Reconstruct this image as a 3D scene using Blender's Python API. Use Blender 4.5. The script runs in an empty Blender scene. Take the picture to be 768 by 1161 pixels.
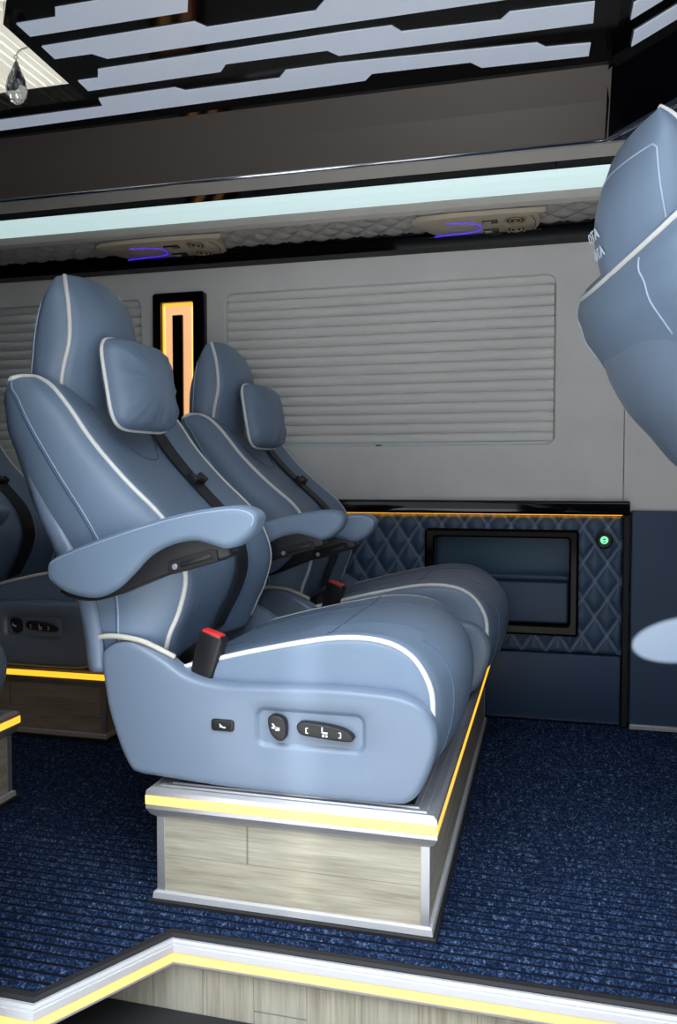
import bpy, bmesh, math, random
from mathutils import Vector, Matrix, noise
random.seed(4)
S = bpy.context.scene
COL = S.collection
PI = math.pi
R = math.radians

# ------------------------------------------------------------------ materials
def srgb(r, g, b):
    f = lambda c: (c/255)/12.92 if c/255 <= .04045 else ((c/255+.055)/1.055)**2.4
    return (f(r), f(g), f(b), 1)

def mat(name, col, rough=.5, metal=0, spec=.5, emit=None, estr=0, coat=0, trans=0):
    m = bpy.data.materials.new(name); m.use_nodes = True
    b = m.node_tree.nodes['Principled BSDF']
    b.inputs['Base Color'].default_value = col if len(col) == 4 else (*col, 1)
    b.inputs['Roughness'].default_value = rough
    b.inputs['Metallic'].default_value = metal
    b.inputs['Specular IOR Level'].default_value = spec
    b.inputs['Coat Weight'].default_value = coat
    b.inputs['Transmission Weight'].default_value = trans
    if emit:
        b.inputs['Emission Color'].default_value = (*emit[:3], 1)
        b.inputs['Emission Strength'].default_value = estr
    return m

class NT:
    def __init__(s, m): s.t = m.node_tree; s.b = s.t.nodes['Principled BSDF']
    def n(s, kind, **kw):
        nd = s.t.nodes.new(kind)
        for k, v in kw.items(): setattr(nd, k, v)
        return nd
    def l(s, a, b): s.t.links.new(a, b)
    def math(s, op, a, b=None, c=None):
        nd = s.n('ShaderNodeMath', operation=op)
        for i, v in enumerate((a, b, c)):
            if v is None: continue
            if isinstance(v, (int, float)): nd.inputs[i].default_value = v
            else: s.l(v, nd.inputs[i])
        return nd.outputs[0]
    def obj(s, scale=(1, 1, 1)):
        c = s.n('ShaderNodeTexCoord'); mp = s.n('ShaderNodeMapping')
        mp.inputs['Scale'].default_value = scale
        s.l(c.outputs['Object'], mp.inputs[0]); return mp.outputs[0]
    def noise(s, vec, scale, detail=3, rough=.5):
        nd = s.n('ShaderNodeTexNoise'); nd.inputs['Scale'].default_value = scale
        nd.inputs['Detail'].default_value = detail; nd.inputs['Roughness'].default_value = rough
        s.l(vec, nd.inputs['Vector']); return nd.outputs[0]
    def ramp(s, fac, stops):
        nd = s.n('ShaderNodeValToRGB'); e = nd.color_ramp.elements
        while len(e) < len(stops): e.new(.5)
        for x, (p, c) in zip(e, stops): x.position = p; x.color = c if len(c) == 4 else (*c, 1)
        s.l(fac, nd.inputs[0]); return nd.outputs[0]
    def mix(s, fac, a, b):
        nd = s.n('ShaderNodeMix', data_type='RGBA')
        if isinstance(fac, (int, float)): nd.inputs[0].default_value = fac
        else: s.l(fac, nd.inputs[0])
        for i, v in ((6, a), (7, b)):
            if isinstance(v, tuple): nd.inputs[i].default_value = v
            else: s.l(v, nd.inputs[i])
        return nd.outputs[2]
    def bump(s, h, strength, dist=.002):
        nd = s.n('ShaderNodeBump'); nd.inputs['Strength'].default_value = strength
        nd.inputs['Distance'].default_value = dist
        s.l(h, nd.inputs['Height']); s.l(nd.outputs[0], s.b.inputs['Normal'])

def leather(name, col, rough=.42):
    m = mat(name, col, rough, spec=.45); t = NT(m); o = t.obj()
    f = t.noise(o, 420, 2); g = t.noise(o, 9, 3)
    h = t.math('ADD', f, t.math('MULTIPLY', g, 4))
    t.bump(h, .12, .002)
    c2 = tuple(x*.88 for x in col[:3])+(1,)
    t.l(t.mix(t.noise(o, 5, 2), col, c2), t.b.inputs['Base Color'])
    return m

LEA = leather('blue_grey_leather', (.192, .266, .374, 1))
LEADK = leather('blue_leather_panel', (.036, .070, .135, 1), .5)
SHELL = mat('blue_grey_plastic', (.185, .243, .335, 1), .33, spec=.5)
SEAM = mat('leather_seam', (.10, .15, .25, 1), .6)
STITCH = mat('pale_thread', (.42, .52, .66, 1), .6)
PIPE = mat('white_piping', (.82, .81, .78, 1), .4)
CREAM = mat('cream_fabric', (.68, .64, .56, 1), .7)
BLKP = mat('black_plastic', (.012, .012, .014, 1), .38)
BLKM = mat('black_matt', (.008, .008, .01, 1), .7)
GLOSS = mat('black_gloss', (.003, .003, .004, 1), .07, spec=.4)
CEIL = mat('black_ceiling_gloss', (.002, .002, .0025, 1), .10, spec=.12)
BELT = mat('belt_webbing', (.014, .016, .02, 1), .5)
RED = mat('red_button', (.75, .03, .03, 1), .4)
STEEL = mat('brushed_steel', (.55, .56, .58, 1), .3, metal=1)
CHROME = mat('chrome', (.75, .75, .78, 1), .12, metal=1)
ALU = mat('aluminium_trim', (.62, .62, .64, 1), .34, metal=.75)
WHITE = mat('white_print', (.8, .82, .85, 1), .5)
AMBER = mat('amber_led', (.46, .36, .25, 1), .5, emit=(1, .46, .018), estr=1.2)
AMBERS = mat('amber_lamp_rim', (.6, .4, .1, 1), .5, emit=(1, .52, .05), estr=.9)
PEACH = mat('amber_lamp_diffuser', (.8, .6, .45, 1), .5, emit=(1, .50, .2), estr=.72)
LITE = mat('ceiling_led_diffuser', (.45, .48, .52, 1), .25, emit=(.70, .80, 1.0), estr=.27)
COVE = mat('cove_led_diffuser', (.6, .66, .66, 1), .35, emit=(.72, .97, .98), estr=.52)
GREEN = mat('green_led', (.1, .5, .3, 1), .4, emit=(.25, 1, .5), estr=.8)
VIOLET = mat('violet_led', (.1, .05, .5, 1), .4, emit=(.06, .02, 1), estr=1.0)
BEIGE = mat('beige_plastic', (.46, .39, .29, 1), .5)
TAUPE = mat('taupe_gloss_fascia', (.13, .108, .096, 1), .3, spec=.35)
CRYSTAL = mat('smoky_crystal', (.42, .43, .46, 1), .02, trans=1)
CRYSTAL.node_tree.nodes['Principled BSDF'].inputs['IOR'].default_value = 1.55

def suede(name, a, b, sc=14):
    m = mat(name, a, .85, spec=.2); t = NT(m); o = t.obj()
    t.l(t.mix(t.ramp(t.noise(o, sc, 5, .6), [(.35, (0, 0, 0, 1)), (.7, (1, 1, 1, 1))]), a, b), t.b.inputs['Base Color'])
    t.bump(t.noise(o, 500, 2), .15, .001); return m
SUEDE = suede('grey_suede_lining', (.70, .68, .665, 1), (.77, .75, .735, 1), 5)
BAND = suede('beige_roof_lining', (.52, .485, .45, 1), (.57, .53, .49, 1), 6)
BLIND = suede('pleated_blind_fabric', (.74, .72, .705, 1), (.79, .77, .755, 1), 3)

def wood(name, axis):
    m = mat(name, (.3, .3, .25, 1), .45, spec=.4); t = NT(m)
    sc = {'x': (1.6, 30, 30), 'z': (30, 30, 1.6)}[axis]
    o = t.obj(sc); base = t.obj()
    n1 = t.noise(o, 2.2, 6, .65); n2 = t.noise(o, 8, 3, .6); n3 = t.noise(base, 3, 2)
    f = t.math('ADD', t.math('MULTIPLY', n1, .7), t.math('MULTIPLY', n2, .3))
    c = t.ramp(f, [(.3, (.20, .175, .122, 1)), (.48, (.37, .335, .255, 1)), (.66, (.53, .495, .395, 1))])
    # planks: offset rows with thin dark joints
    sx = t.n('ShaderNodeSeparateXYZ'); t.l(base, sx.inputs[0])
    if axis == 'x': lo, wi, h, w = sx.outputs[0], sx.outputs[2], .09, 1.2
    else: lo, wi, h, w = sx.outputs[2], sx.outputs[0], .095, .9
    row = t.math('FLOOR', t.math('DIVIDE', t.math('ADD', wi, 5.04), h))
    fr = t.math('FRACT', t.math('DIVIDE', t.math('ADD', wi, 5.04), h))
    fl = t.math('FRACT', t.math('ADD', t.math('DIVIDE', t.math('ADD', lo, 5.0), w), t.math('ADD', t.math('MULTIPLY', row, .37), .81)))
    j = t.math('MAXIMUM', t.math('LESS_THAN', fr, .014), t.math('LESS_THAN', fl, .003))
    tint = t.math('MULTIPLY', t.math('FRACT', t.math('MULTIPLY', row, .413)), .35)
    c = t.mix(tint, c, (.42, .42, .37, 1))
    c = t.mix(t.math('MULTIPLY', j, .6), c, (.08, .075, .06, 1))
    t.l(c, t.b.inputs['Base Color']); t.bump(n2, .15, .001); return m
WOODX = wood('grey_oak_boards', 'x')
WOODZ = wood('grey_oak_upright_boards', 'z')

def carpet():
    m = mat('navy_ribbed_carpet', (.02, .04, .11, 1), .95, spec=.1); t = NT(m); o = t.obj((1, 1, 1))
    n = t.noise(o, 230, 2, .7); n2 = t.noise(o, 95, 3, .7)
    f = t.math('ADD', t.math('MULTIPLY', n, .6), t.math('MULTIPLY', n2, .4))
    c = t.ramp(f, [(.36, (.002, .004, .014, 1)), (.5, (.008, .018, .050, 1)), (.59, (.038, .068, .140, 1)), (.70, (.20, .26, .36, 1))])
    t.l(c, t.b.inputs['Base Color']); t.bump(f, .45, .0025); return m
CARPET = carpet()
STEPM = mat('black_rubber_mat', (.012, .012, .014, 1), .8)
CONC = suede('grey_concrete_ground', (.36, .35, .33, 1), (.44, .43, .41, 1), 2)

def quilt_mat(name, col, thread, du, dv, ax):
    m = leather(name, col, .45); t = NT(m)
    src = t.b.inputs['Base Color'].links[0].from_socket
    s = t.n('ShaderNodeSeparateXYZ'); t.l(t.obj(), s.inputs[0])
    u = t.math('DIVIDE', s.outputs[0], du); v = t.math('DIVIDE', s.outputs[ax], dv)
    out = None
    for sg in ('ADD', 'SUBTRACT'):
        q = t.math(sg, u, v)
        d = t.math('ABSOLUTE', t.math('SUBTRACT', t.math('FRACT', t.math('ADD', q, 40.5)), .5))
        line = t.math('LESS_THAN', t.math('ABSOLUTE', t.math('SUBTRACT', d, .045)), .014)
        out = line if out is None else t.math('MAXIMUM', out, line)
    t.l(t.mix(t.math('MULTIPLY', out, .55), src, thread), t.b.inputs['Base Color']); return m

# ------------------------------------------------------------------ mesh helpers
def mk(name, vf, m, parent=None, smooth=True, angle=None, loc=None):
    v, f = vf
    me = bpy.data.meshes.new(name)
    me.from_pydata([tuple(p) for p in v], [], f)
    bm = bmesh.new(); bm.from_mesh(me)
    bmesh.ops.recalc_face_normals(bm, faces=bm.faces); bm.to_mesh(me); bm.free()
    me.materials.append(m)
    me.polygons.foreach_set('use_smooth', [smooth]*len(me.polygons))
    if smooth and angle: me.set_sharp_from_angle(angle=R(angle))
    o = bpy.data.objects.new(name, me); COL.objects.link(o)
    if parent: o.parent = parent
    if loc: o.location = loc
    return o

def empty(name, label, cat, loc=(0, 0, 0), group=None):
    o = bpy.data.objects.new(name, None); COL.objects.link(o); o.location = loc
    o.empty_display_size = .05
    o['label'] = label; o['category'] = cat
    if group: o['group'] = group
    return o
def tag(o, label, cat, group=None):
    o['label'] = label; o['category'] = cat
    if group: o['group'] = group
    return o
def struct(o): o['kind'] = 'structure'; return o

def join(*vfs):
    V, Fc = [], []
    for v, f in vfs:
        n = len(V); V += list(v); Fc += [tuple(i+n for i in q) for q in f]
    return V, Fc
def xf(vf, M): return [M @ Vector(p) for p in vf[0]], vf[1]

def box(x0, x1, y0, y1, z0, z1, bev=0, seg=2):
    bm = bmesh.new(); bmesh.ops.create_cube(bm, size=1)
    for v in bm.verts:
        v.co = Vector(((x0+x1)/2+v.co.x*(x1-x0), (y0+y1)/2+v.co.y*(y1-y0), (z0+z1)/2+v.co.z*(z1-z0)))
    if bev: bmesh.ops.bevel(bm, geom=bm.edges[:], offset=bev, segments=seg, profile=.5, affect='EDGES')
    return take(bm)
def take(bm):
    bm.verts.index_update()
    r = [v.co.copy() for v in bm.verts], [tuple(v.index for v in f.verts) for f in bm.faces]
    bm.free(); return r

def cr(p0, p1, p2, p3, t):
    return (p1*2 + (p2-p0)*t + (p0*2-p1*5+p2*4-p3)*t*t + (p1*3-p0-p2*3+p3)*t*t*t)*.5
def spline(pts, n, closed=False):
    P = [Vector(p) for p in pts]; k = len(P); out = []
    segs = k if closed else k-1
    for i in range(segs):
        g = (lambda j: P[j % k]) if closed else (lambda j: P[max(0, min(k-1, j))])
        for s in range(n): out.append(cr(g(i-1), g(i), g(i+1), g(i+2), s/n))
    if not closed: out.append(P[-1].copy())
    return out

def tube(pts, r, n=4, sides=8, closed=False, flat=None):
    P = spline(pts, n, closed) if n > 1 else [Vector(p) for p in pts]
    k = len(P); V = []; up = Vector((0, .3, 1)).normalized()
    prev = None
    for i in range(k):
        a = P[(i-1) % k] if closed or i > 0 else P[i]; b = P[(i+1) % k] if closed or i < k-1 else P[i]
        t = (b-a).normalized()
        nrm = (prev if prev else up); nrm = nrm - t*nrm.dot(t)
        if nrm.length < 1e-4: nrm = Vector((1, 0, 0)) - t*t.x
        nrm.normalize(); prev = nrm; bi = t.cross(nrm)
        for s in range(sides):
            q = 2*PI*s/sides; V.append(P[i] + (nrm*math.cos(q) + bi*math.sin(q))*r)
    F = []
    for i in range(k if closed else k-1):
        for s in range(sides):
            a = i*sides+s; b = i*sides+(s+1) % sides; j = ((i+1) % k)*sides
            F.append((a, b, j+(s+1) % sides, j+s))
    if not closed: F += [tuple(range(sides)), tuple(range((k-1)*sides, k*sides))]
    return V, F

def ribbon(pts, widths, thick, normals, n=6):
    """flat strap: pts centre line, widths vectors, thickness along normals"""
    P = spline(pts, n); W = spline(widths, n); N = spline(normals, n); V = []; F = []
    for p, w, q in zip(P, W, N):
        q = q.normalized()*thick
        V += [p-w, p+w, p+w+q, p-w+q]
    for i in range(len(P)-1):
        for s in range(4):
            F.append((i*4+s, i*4+(s+1) % 4, i*4+4+(s+1) % 4, i*4+4+s))
    k = len(P)-1; F += [(0, 1, 2, 3), (k*4, k*4+1, k*4+2, k*4+3)]
    return V, F

def loft(secs, nu=4, nv=4, cap=True, nu_closed=True):
    """secs: control rings (equal counts). returns grid[k][j] and vf"""
    K = len(secs); J = len(secs[0])
    cols = [spline([secs[k][j] for k in range(K)], nv) for j in range(J)]
    rows = [spline([cols[j][i] for j in range(J)], nu, True) for i in range(len(cols[0]))]
    n = len(rows[0]); V = [p for r in rows for p in r]; F = []
    for i in range(len(rows)-1):
        for s in range(n):
            F.append((i*n+s, i*n+(s+1) % n, (i+1)*n+(s+1) % n, (i+1)*n+s))
    if cap:
        for i in (0, len(rows)-1):
            c = sum(rows[i], Vector())/n; ci = len(V); V.append(c)
            F += [(i*n+s, i*n+(s+1) % n, ci) for s in range(n)]
    return rows, (V, F)

def inset2(poly, d):
    k = len(poly); out = []
    A = sum(poly[i][0]*poly[(i+1) % k][1]-poly[(i+1) % k][0]*poly[i][1] for i in range(k))
    sg = 1 if A > 0 else -1
    for i in range(k):
        a = Vector(poly[i-1]); b = Vector(poly[i]); c = Vector(poly[(i+1) % k])
        e1 = (b-a).normalized(); e2 = (c-b).normalized()
        n1 = Vector((-e1.y, e1.x))*sg; n2 = Vector((-e2.y, e2.x))*sg
        m = n1+n2
        m = m.normalized()/max(.5, math.sqrt(max(.01, (1+n1.dot(n2))/2))) if m.length > 1e-4 else n1
        out.append((b.x+m.x*d, b.y+m.y*d))
    return out

def smooth2(poly, n): return [(p.x, p.y) for p in spline([(x, y, 0) for x, y in poly], n, True)]
def rrect(x0, x1, z0, z1, r, n=6):
    out = []
    for cx, cz, a0 in ((x1-r, z1-r, 0), (x0+r, z1-r, 90), (x0+r, z0+r, 180), (x1-r, z0+r, 270)):
        for i in range(n+1):
            a = R(a0+90*i/n); out.append((cx+r*math.cos(a), cz+r*math.sin(a)))
    return out

def fill(loops, place):
    """triangulated planar area from outer loop and hole loops; place maps 2-D to 3-D"""
    bm = bmesh.new(); E = []
    for lp in loops:
        vs = [bm.verts.new((x, y, 0)) for x, y in lp]
        E += [bm.edges.new((vs[i], vs[(i+1) % len(vs)])) for i in range(len(vs))]
    bmesh.ops.triangle_fill(bm, use_beauty=True, use_dissolve=False, edges=E, normal=(0, 0, 1))
    v, f = take(bm)
    return [place(p.x, p.y) for p in v], f
def wallring(a, b, place_a, place_b):
    n = len(a)
    return [place_a(*p) for p in a]+[place_b(*p) for p in b], [(i, (i+1) % n, n+(i+1) % n, n+i) for i in range(n)]

def puff(poly, y0, y1, r, seg=4, both=True):
    """profile in XZ extruded from y0 (front, seen side) to y1 with rounded rims of radius r"""
    d = 1 if y1 > y0 else -1; loops = []
    for i in range(seg+1):
        a = PI/2*i/seg
        loops.append((inset2(poly, r*(1-math.sin(a))), y0+d*r*(1-math.cos(a))))
    if both:
        for i in range(seg+1):
            a = PI/2*(1-i/seg)
            loops.append((inset2(poly, r*(1-math.sin(a))), y1-d*r*(1-math.cos(a))))
    else: loops.append((poly, y1))
    n = len(poly); V = [Vector((x, y, z)) for lp, y in loops for x, z in lp]; F = []
    for i in range(len(loops)-1):
        for s in range(n): F.append((i*n+s, i*n+(s+1) % n, (i+1)*n+(s+1) % n, (i+1)*n+s))
    f0 = fill([loops[0][0]], lambda x, z: Vector((x, loops[0][1], z)))
    f1 = fill([loops[-1][0]], lambda x, z: Vector((x, loops[-1][1], z)))
    return weld(join((V, F), f0, f1))
def weld(vf, d=1e-5):
    bm = bmesh.new(); vs = [bm.verts.new(p) for p in vf[0]]
    for f in vf[1]:
        try: bm.faces.new([vs[i] for i in f])
        except ValueError: pass
    bmesh.ops.remove_doubles(bm, verts=bm.verts, dist=d); return take(bm)

def prism(poly, place, depth_vec):
    """flat polygon (2-D list) with thickness"""
    a = fill([poly], place); n = len(poly)
    back = lambda x, y: place(x, y)+Vector(depth_vec)
    return weld(join(a, fill([poly], back), wallring(poly, poly, place, back)))

def cyl(c, axis, r, h, n=20, r2=None):
    c = Vector(c); ax = Vector(axis).normalized(); t = ax.orthogonal().normalized(); b = ax.cross(t)
    r2 = r if r2 is None else r2; V = []; F = []
    for k, (rr, hh) in enumerate(((r*.88, 0), (r, .12*r), (r2, h-.12*r2), (r2*.88, h))):
        for s in range(n):
            q = 2*PI*s/n; V.append(c+ax*hh+(t*math.cos(q)+b*math.sin(q))*rr)
    for k in range(3):
        for s in range(n): F.append((k*n+s, k*n+(s+1) % n, (k+1)*n+(s+1) % n, (k+1)*n+s))
    return V, F+[tuple(range(n)), tuple(range(3*n, 4*n))]
def ringv(c, axis, r, rt, n=28, m=8):
    c = Vector(c); ax = Vector(axis).normalized(); t = ax.orthogonal().normalized(); b = ax.cross(t); V = []; F = []
    for i in range(n):
        q = 2*PI*i/n; d = t*math.cos(q)+b*math.sin(q)
        for j in range(m):
            p = 2*PI*j/m; V.append(c+d*(r+rt*math.cos(p))+ax*rt*math.sin(p))
    for i in range(n):
        for j in range(m): F.append((i*m+j, i*m+(j+1) % m, ((i+1) % n)*m+(j+1) % m, ((i+1) % n)*m+j))
    return V, F

# ------------------------------------------------------------------ seats
OX, OZ = -.45, .2
BACK = [((-.735, .43), (-.862, .43)), ((-.712, .495), (-.872, .50)), ((-.690, .545), (-.892, .567)),
        ((-.675, .612), (-.925, .62)), ((-.692, .672), (-.953, .672)), ((-.725, .728), (-.988, .73)),
        ((-.801, .799), (-1.016, .80)), ((-.874, .877), (-1.038, .86)), ((-.922, .943), (-1.052, .90)),
        ((-.958, .984), (-1.056, .935)), ((-.988, 1.003), (-1.060, .960)), ((-1.014, 1.009), (-1.046, .990)),
        ((-1.026, 1.008), (-1.037, 1.003))]
BRING = [(-.245, 1, 0), (-.205, 1, .004), (-.11, 1, -.014), (0, 1, -.022), (.11, 1, -.014), (.205, 1, .004), (.245, 1, 0),
         (.276, .8, 0), (.288, .45, 0), (.268, .04, 0), (.185, -.0, -.035), (0, 0, -.065), (-.185, -.0, -.035), (-.268, .04, 0), (-.288, .45, 0), (-.276, .8, 0)]
HEAD = [((-.995, .93), (-1.045, .92)), ((-.975, 1.02), (-1.066, .99)), ((-.957, 1.08), (-1.064, 1.06)),
        ((-.954, 1.12), (-1.057, 1.105)), ((-.958, 1.165), (-1.042, 1.148)), ((-.967, 1.198), (-1.022, 1.183)),
        ((-.980, 1.222), (-1.002, 1.212))]
HW = [.85, .98, 1, 1, .99, .95, .84]
HRING = [(-.128, .97, 0), (-.114, .98, .018), (-.065, 1, .038), (0, 1, .044), (.065, 1, .038), (.114, .98, .018), (.128, .94, 0),
         (.145, .68, 0), (.145, .35, 0), (.12, .10, 0), (.07, 0, -.016), (0, 0, -.032), (-.07, 0, -.016), (-.12, .10, 0), (-.145, .35, 0), (-.145, .68, 0)]
CUSH = [((-.72, .42), (-.70, .33), 0), ((-.667, .443), (-.667, .34), .004), ((-.574, .469), (-.574, .34), .006),
        ((-.469, .494), (-.469, .34), .004), ((-.369, .513), (-.40, .34), .003), ((-.287, .512), (-.36, .34), .008),
        ((-.232, .488), (-.34, .33), .022), ((-.200, .442), (-.33, .32), .042), ((-.192, .396), (-.32, .31), .052),
        ((-.197, .34), (-.32, .29), .05), ((-.215, .28), (-.32, .26), .04), ((-.25, .24), (-.32, .235), .02)]
CRING = [(-.265, 1, 0), (-.20, 1, .5), (-.1, 1, .88), (0, 1, 1), (.1, 1, .88), (.2, 1, .5), (.265, 1, 0),
         (.272, .6, 0), (.268, .2, 0), (.2, 0, 0), (0, 0, 0), (-.2, 0, 0), (-.268, .2, 0), (-.272, .6, 0)]
SIDE = [(-.829, .455), (-.815, .480), (-.787, .492), (-.756, .492), (-.703, .468), (-.649, .436), (-.579, .423), (-.493, .425), (-.40, .429),
        (-.329, .429), (-.25, .424), (-.206, .406), (-.182, .367), (-.184, .318), (-.205, .262), (-.228, .235), (-.262, .227), (-.38, .225), (-.494, .226),
        (-.60, .229), (-.705, .235), (-.755, .239), (-.775, .255), (-.797, .301), (-.818, .37)]
ARM = [(-.916, .629), (-.900, .655), (-.787, .697), (-.66, .735), (-.56, .753), (-.515, .752), (-.493, .736), (-.502, .708), (-.525, .688), (-.552, .677),
       (-.580, .683), (-.615, .690), (-.66, .681), (-.70, .660), (-.735, .626), (-.77, .596), (-.816, .579), (-.872, .586), (-.908, .606)]
BRK = [(-.895, .592), (-.84, .600), (-.77, .62), (-.72, .668), (-.66, .70), (-.60, .705), (-.562, .690), (-.548, .674), (-.552, .661), (-.60, .648), (-.66, .630), (-.72, .607), (-.78, .583), (-.83, .572), (-.875, .577)]

def seat(name, label, loc, recline=0, arm_near=(0, 0), arm_far=(0, -.03), group=None, buckle=True, belt=True, prints=False, head=0, drop=0):
    t = empty(name, label, 'seat', loc, group)
    L = lambda x, y, z: Vector((x-OX, y, z-OZ))
    piv = Vector((-.74-OX, 0, .45-OZ))
    MB = Matrix.Translation(piv) @ Matrix.Rotation(-R(recline), 4, 'Y') @ Matrix.Translation(-piv)
    LB = lambda x, y, z: MB @ L(x, y, z)
    hp = Vector((-1.02-OX, 0, .98-OZ))
    MH = MB @ Matrix.Translation((0, 0, -drop)) @ Matrix.Translation(hp) @ Matrix.Rotation(R(head), 4, 'Y') @ Matrix.Translation(-hp)
    LH = lambda x, y, z: MH @ L(x, y, z)
    ar = lambda P, Q, a, o: (Q[0]+(P[0]-Q[0])*a + (P[0]-Q[0])/max(1e-6, math.dist(P, Q))*o, Q[1]+(P[1]-Q[1])*a + (P[1]-Q[1])/max(1e-6, math.dist(P, Q))*o)
    # backrest
    K = len(BACK); secs = []
    for k, (P, Q) in enumerate(BACK):
        ws = {K-1: .93, K-2: .98, K-3: 1.0, K-4: 1.01, K-5: 1.01, 0: .93}.get(k, 1)
        fade = .35 if k == K-1 else 1
        ring = []
        for y, a, o in BRING:
            x, z = ar(P, Q, a, o*fade); ring.append(LB(x, y*ws, z))
        secs.append(ring)
    g, vf = loft(secs, 4, 4)
    bk = mk('backrest', vf, LEA, t)
    N = len(g[0])
    col = lambda gg, j, i0, i1: [gg[i][j] for i in range(i0, i1)]
    ie = (K-2)*4
    mk('piping', tube(col(g, 0, 2, ie)+[g[ie][q] for q in range(63, 24, -1)]+col(g, 24, 2, ie)[::-1], .0052, 1, 8), PIPE, bk)
    for j in (10*4, 12*4):
        mk('rear_stitching', tube([g[i][j]+Vector((-.0006, 0, 0)) for i in range(26, ie-1)], .0015, 1, 6), STITCH, bk)
    ctr = sum(g[20], Vector())/N
    out = lambda p, d: p+(p-Vector((ctr.x, p.y*.2, ctr.z)))*0 + Vector((0, math.copysign(d, p.y), 0))
    mk('side_seam', tube([out(p, -.0002) for p in col(g, 14*4, 3, len(g)-2)], .0022, 1, 6), SEAM, bk)
    mk('side_stitching', tube([out(p, .0006)+Vector((.004, 0, .003)) for p in col(g, 14*4, 3, len(g)-2)], .0013, 1, 6), STITCH, bk)
    mk('side_seam', tube([out(p, -.0002) for p in col(g, 8*4, 3, len(g)-2)], .0022, 1, 6), SEAM, bk)
    # curved yoke seam below the pillow and crease between bolster and middle
    yk = []
    for j, i in ((7, 34), (8, 30), (9, 27.8), (11, 26.6), (13, 26.6), (14, 27.8), (15, 30), (16, 34)):
        yk.append(g[int(i)][j].lerp(g[int(i)+1][j], i-int(i)))
    mk('yoke_seam', tube(yk, .0017, 4, 6), SEAM, bk)
    for j in (7, 17):
        mk('bolster_seam', tube([g[i][j]-Vector((.0008, 0, 0)) for i in range(3, 17)], .0018, 1, 6), SEAM, bk)
    # rear cover of the backrest (lower, thin shell wrapping the back edge)
    cs = []
    for k, (P, Q) in enumerate(BACK[:8]):
        rr = []; f = (1, 1, 1, 1, .95, .85, .55, -.5)[k]; q = (1, 1, .95, .85, .65, .35, 0, -.6)[k]
        for y, a, o in [(-.2735-.018*q, .28-.02*k, 0), (-.270-.022*q, .05, 0), (-.19-.01*q, -.0, -.035-.017*q), (-.1, 0, -.057-.021*f), (0, 0, -.066-.021*f), (.1, 0, -.057-.021*f), (.19+.01*q, -.0, -.035-.017*q), (.270+.022*q, .05, 0), (.2735+.018*q, .28-.02*k, 0),
                        (.262, .18, 0), (.19, .06, .0), (0, .06, .0), (-.19, .06, .0), (-.262, .18, 0)]:
            x, z = ar(P, Q, a, o); rr.append(LB(x, y, z))
        cs.append(rr)
    mk('back_cover', loft(cs, 3, 4)[1], SHELL, t)
    mk('base_piping', tube([LB(-.846, -.288, .493), LB(-.825, -.294, .499), LB(-.79, -.296, .501), LB(-.745, -.293, .494), LB(-.71, -.285, .478), LB(-.685, -.274, .462)], .0052, 4, 8), CREAM, t)
    mk('base_piping', tube([LB(-.86, .285, .488), LB(-.79, .292, .497), LB(-.73, .285, .482)], .004, 4, 8), CREAM, t)
    # headrest
    hs = []; HY = -.062
    for k, (P, Q) in enumerate(HEAD):
        ring = []
        for y, a, o in HRING:
            x, z = ar(P, Q, a, o*(1, 1, 1, 1, .8, .45, .2)[k])
            crown = .012*max(0, k-3)/3*(1-(y/.17)**2)
            ring.append(LH(x, HY+y*HW[k], z+crown))
        hs.append(ring)
    hg, vf = loft(hs, 4, 5)
    hd = mk('headrest', vf, LEA, t)
    arc = [p.copy() for p in hg[-1][0:25]]
    path = [r[0] for r in hg[2:]]+arc[1:-1]+[r[24] for r in hg[:1:-1]]
    mk('piping', tube([r[0] for r in hg[1:]], .0048, 1, 8), PIPE, hd)
    mk('piping', tube([r[24] for r in hg[1:]], .0048, 1, 8), PIPE, hd)
    it = len(hg)-9
    arch = [hg[i][55] for i in range(1, it)]+[hg[it][q].lerp(hg[it+2][q], 1-abs(q-44)/11) for q in range(54, 33, -1)]+[hg[i][33] for i in range(it-1, 0, -1)]
    cen = Vector((-1.0-OX, HY, 1.1-OZ))
    mk('rear_seam', tube([p+(p-cen).normalized()*.0006 for p in arch], .0016, 1, 6), STITCH, hd)
    for yy in (-.09, .03):
        mk('headrest_post', tube([LB(-1.02, yy, .92), LB(-1.025, yy, 1.0)], .007, 1), CHROME, hd)
    if prints:
        for row, (zz, word) in enumerate(((1.084, "OTA"), (1.054, "OTA"))):
            cu = bpy.data.curves.new('lettering', 'FONT'); cu.body = word; cu.size = .025; cu.align_x = 'CENTER'; cu.extrude = .0006
            ob = bpy.data.objects.new('lettering', cu); COL.objects.link(ob)
            me = bpy.data.meshes.new_from_object(ob.evaluated_get(bpy.context.evaluated_depsgraph_get()))
            bpy.data.objects.remove(ob)
            M = Matrix.Translation(LH(-1.099, HY-.0, zz)) @ Matrix.Rotation(R(head-recline), 4, 'Y') @ Matrix.Rotation(R(-90), 4, 'Z') @ Matrix.Rotation(R(90), 4, 'X')
            
            for v in me.vertices: v.co.z -= 2.4*v.co.x**2
            me.transform(M); me.materials.clear(); me.materials.append(STITCH2)
            o = bpy.data.objects.new('embroidered_lettering', me); COL.objects.link(o); o.parent = hd
            o['label'] = 'white embroidered letters'
    # cushion
    secs = []
    for P, Q, b in CUSH:
        ring = []
        for y, a, o in CRING:
            x, z = ar(P, Q, a, o*b); ring.append(L(x, y, z))
        secs.append(ring)
    cg, vf = loft(secs, 4, 4)
    cu_ = mk('seat_cushion', vf, LEA, t)
    for j in (0, 24):
        mk('piping', tube(col(cg, j, 3, 36), .0052, 1, 8), PIPE, cu_)
    for j in (5, 19):
        mk('front_seam', tube([p+Vector((.0003, 0, .0003)) for p in col(cg, j, 24, 44)], .0018, 1, 6), SEAM, cu_)
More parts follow.
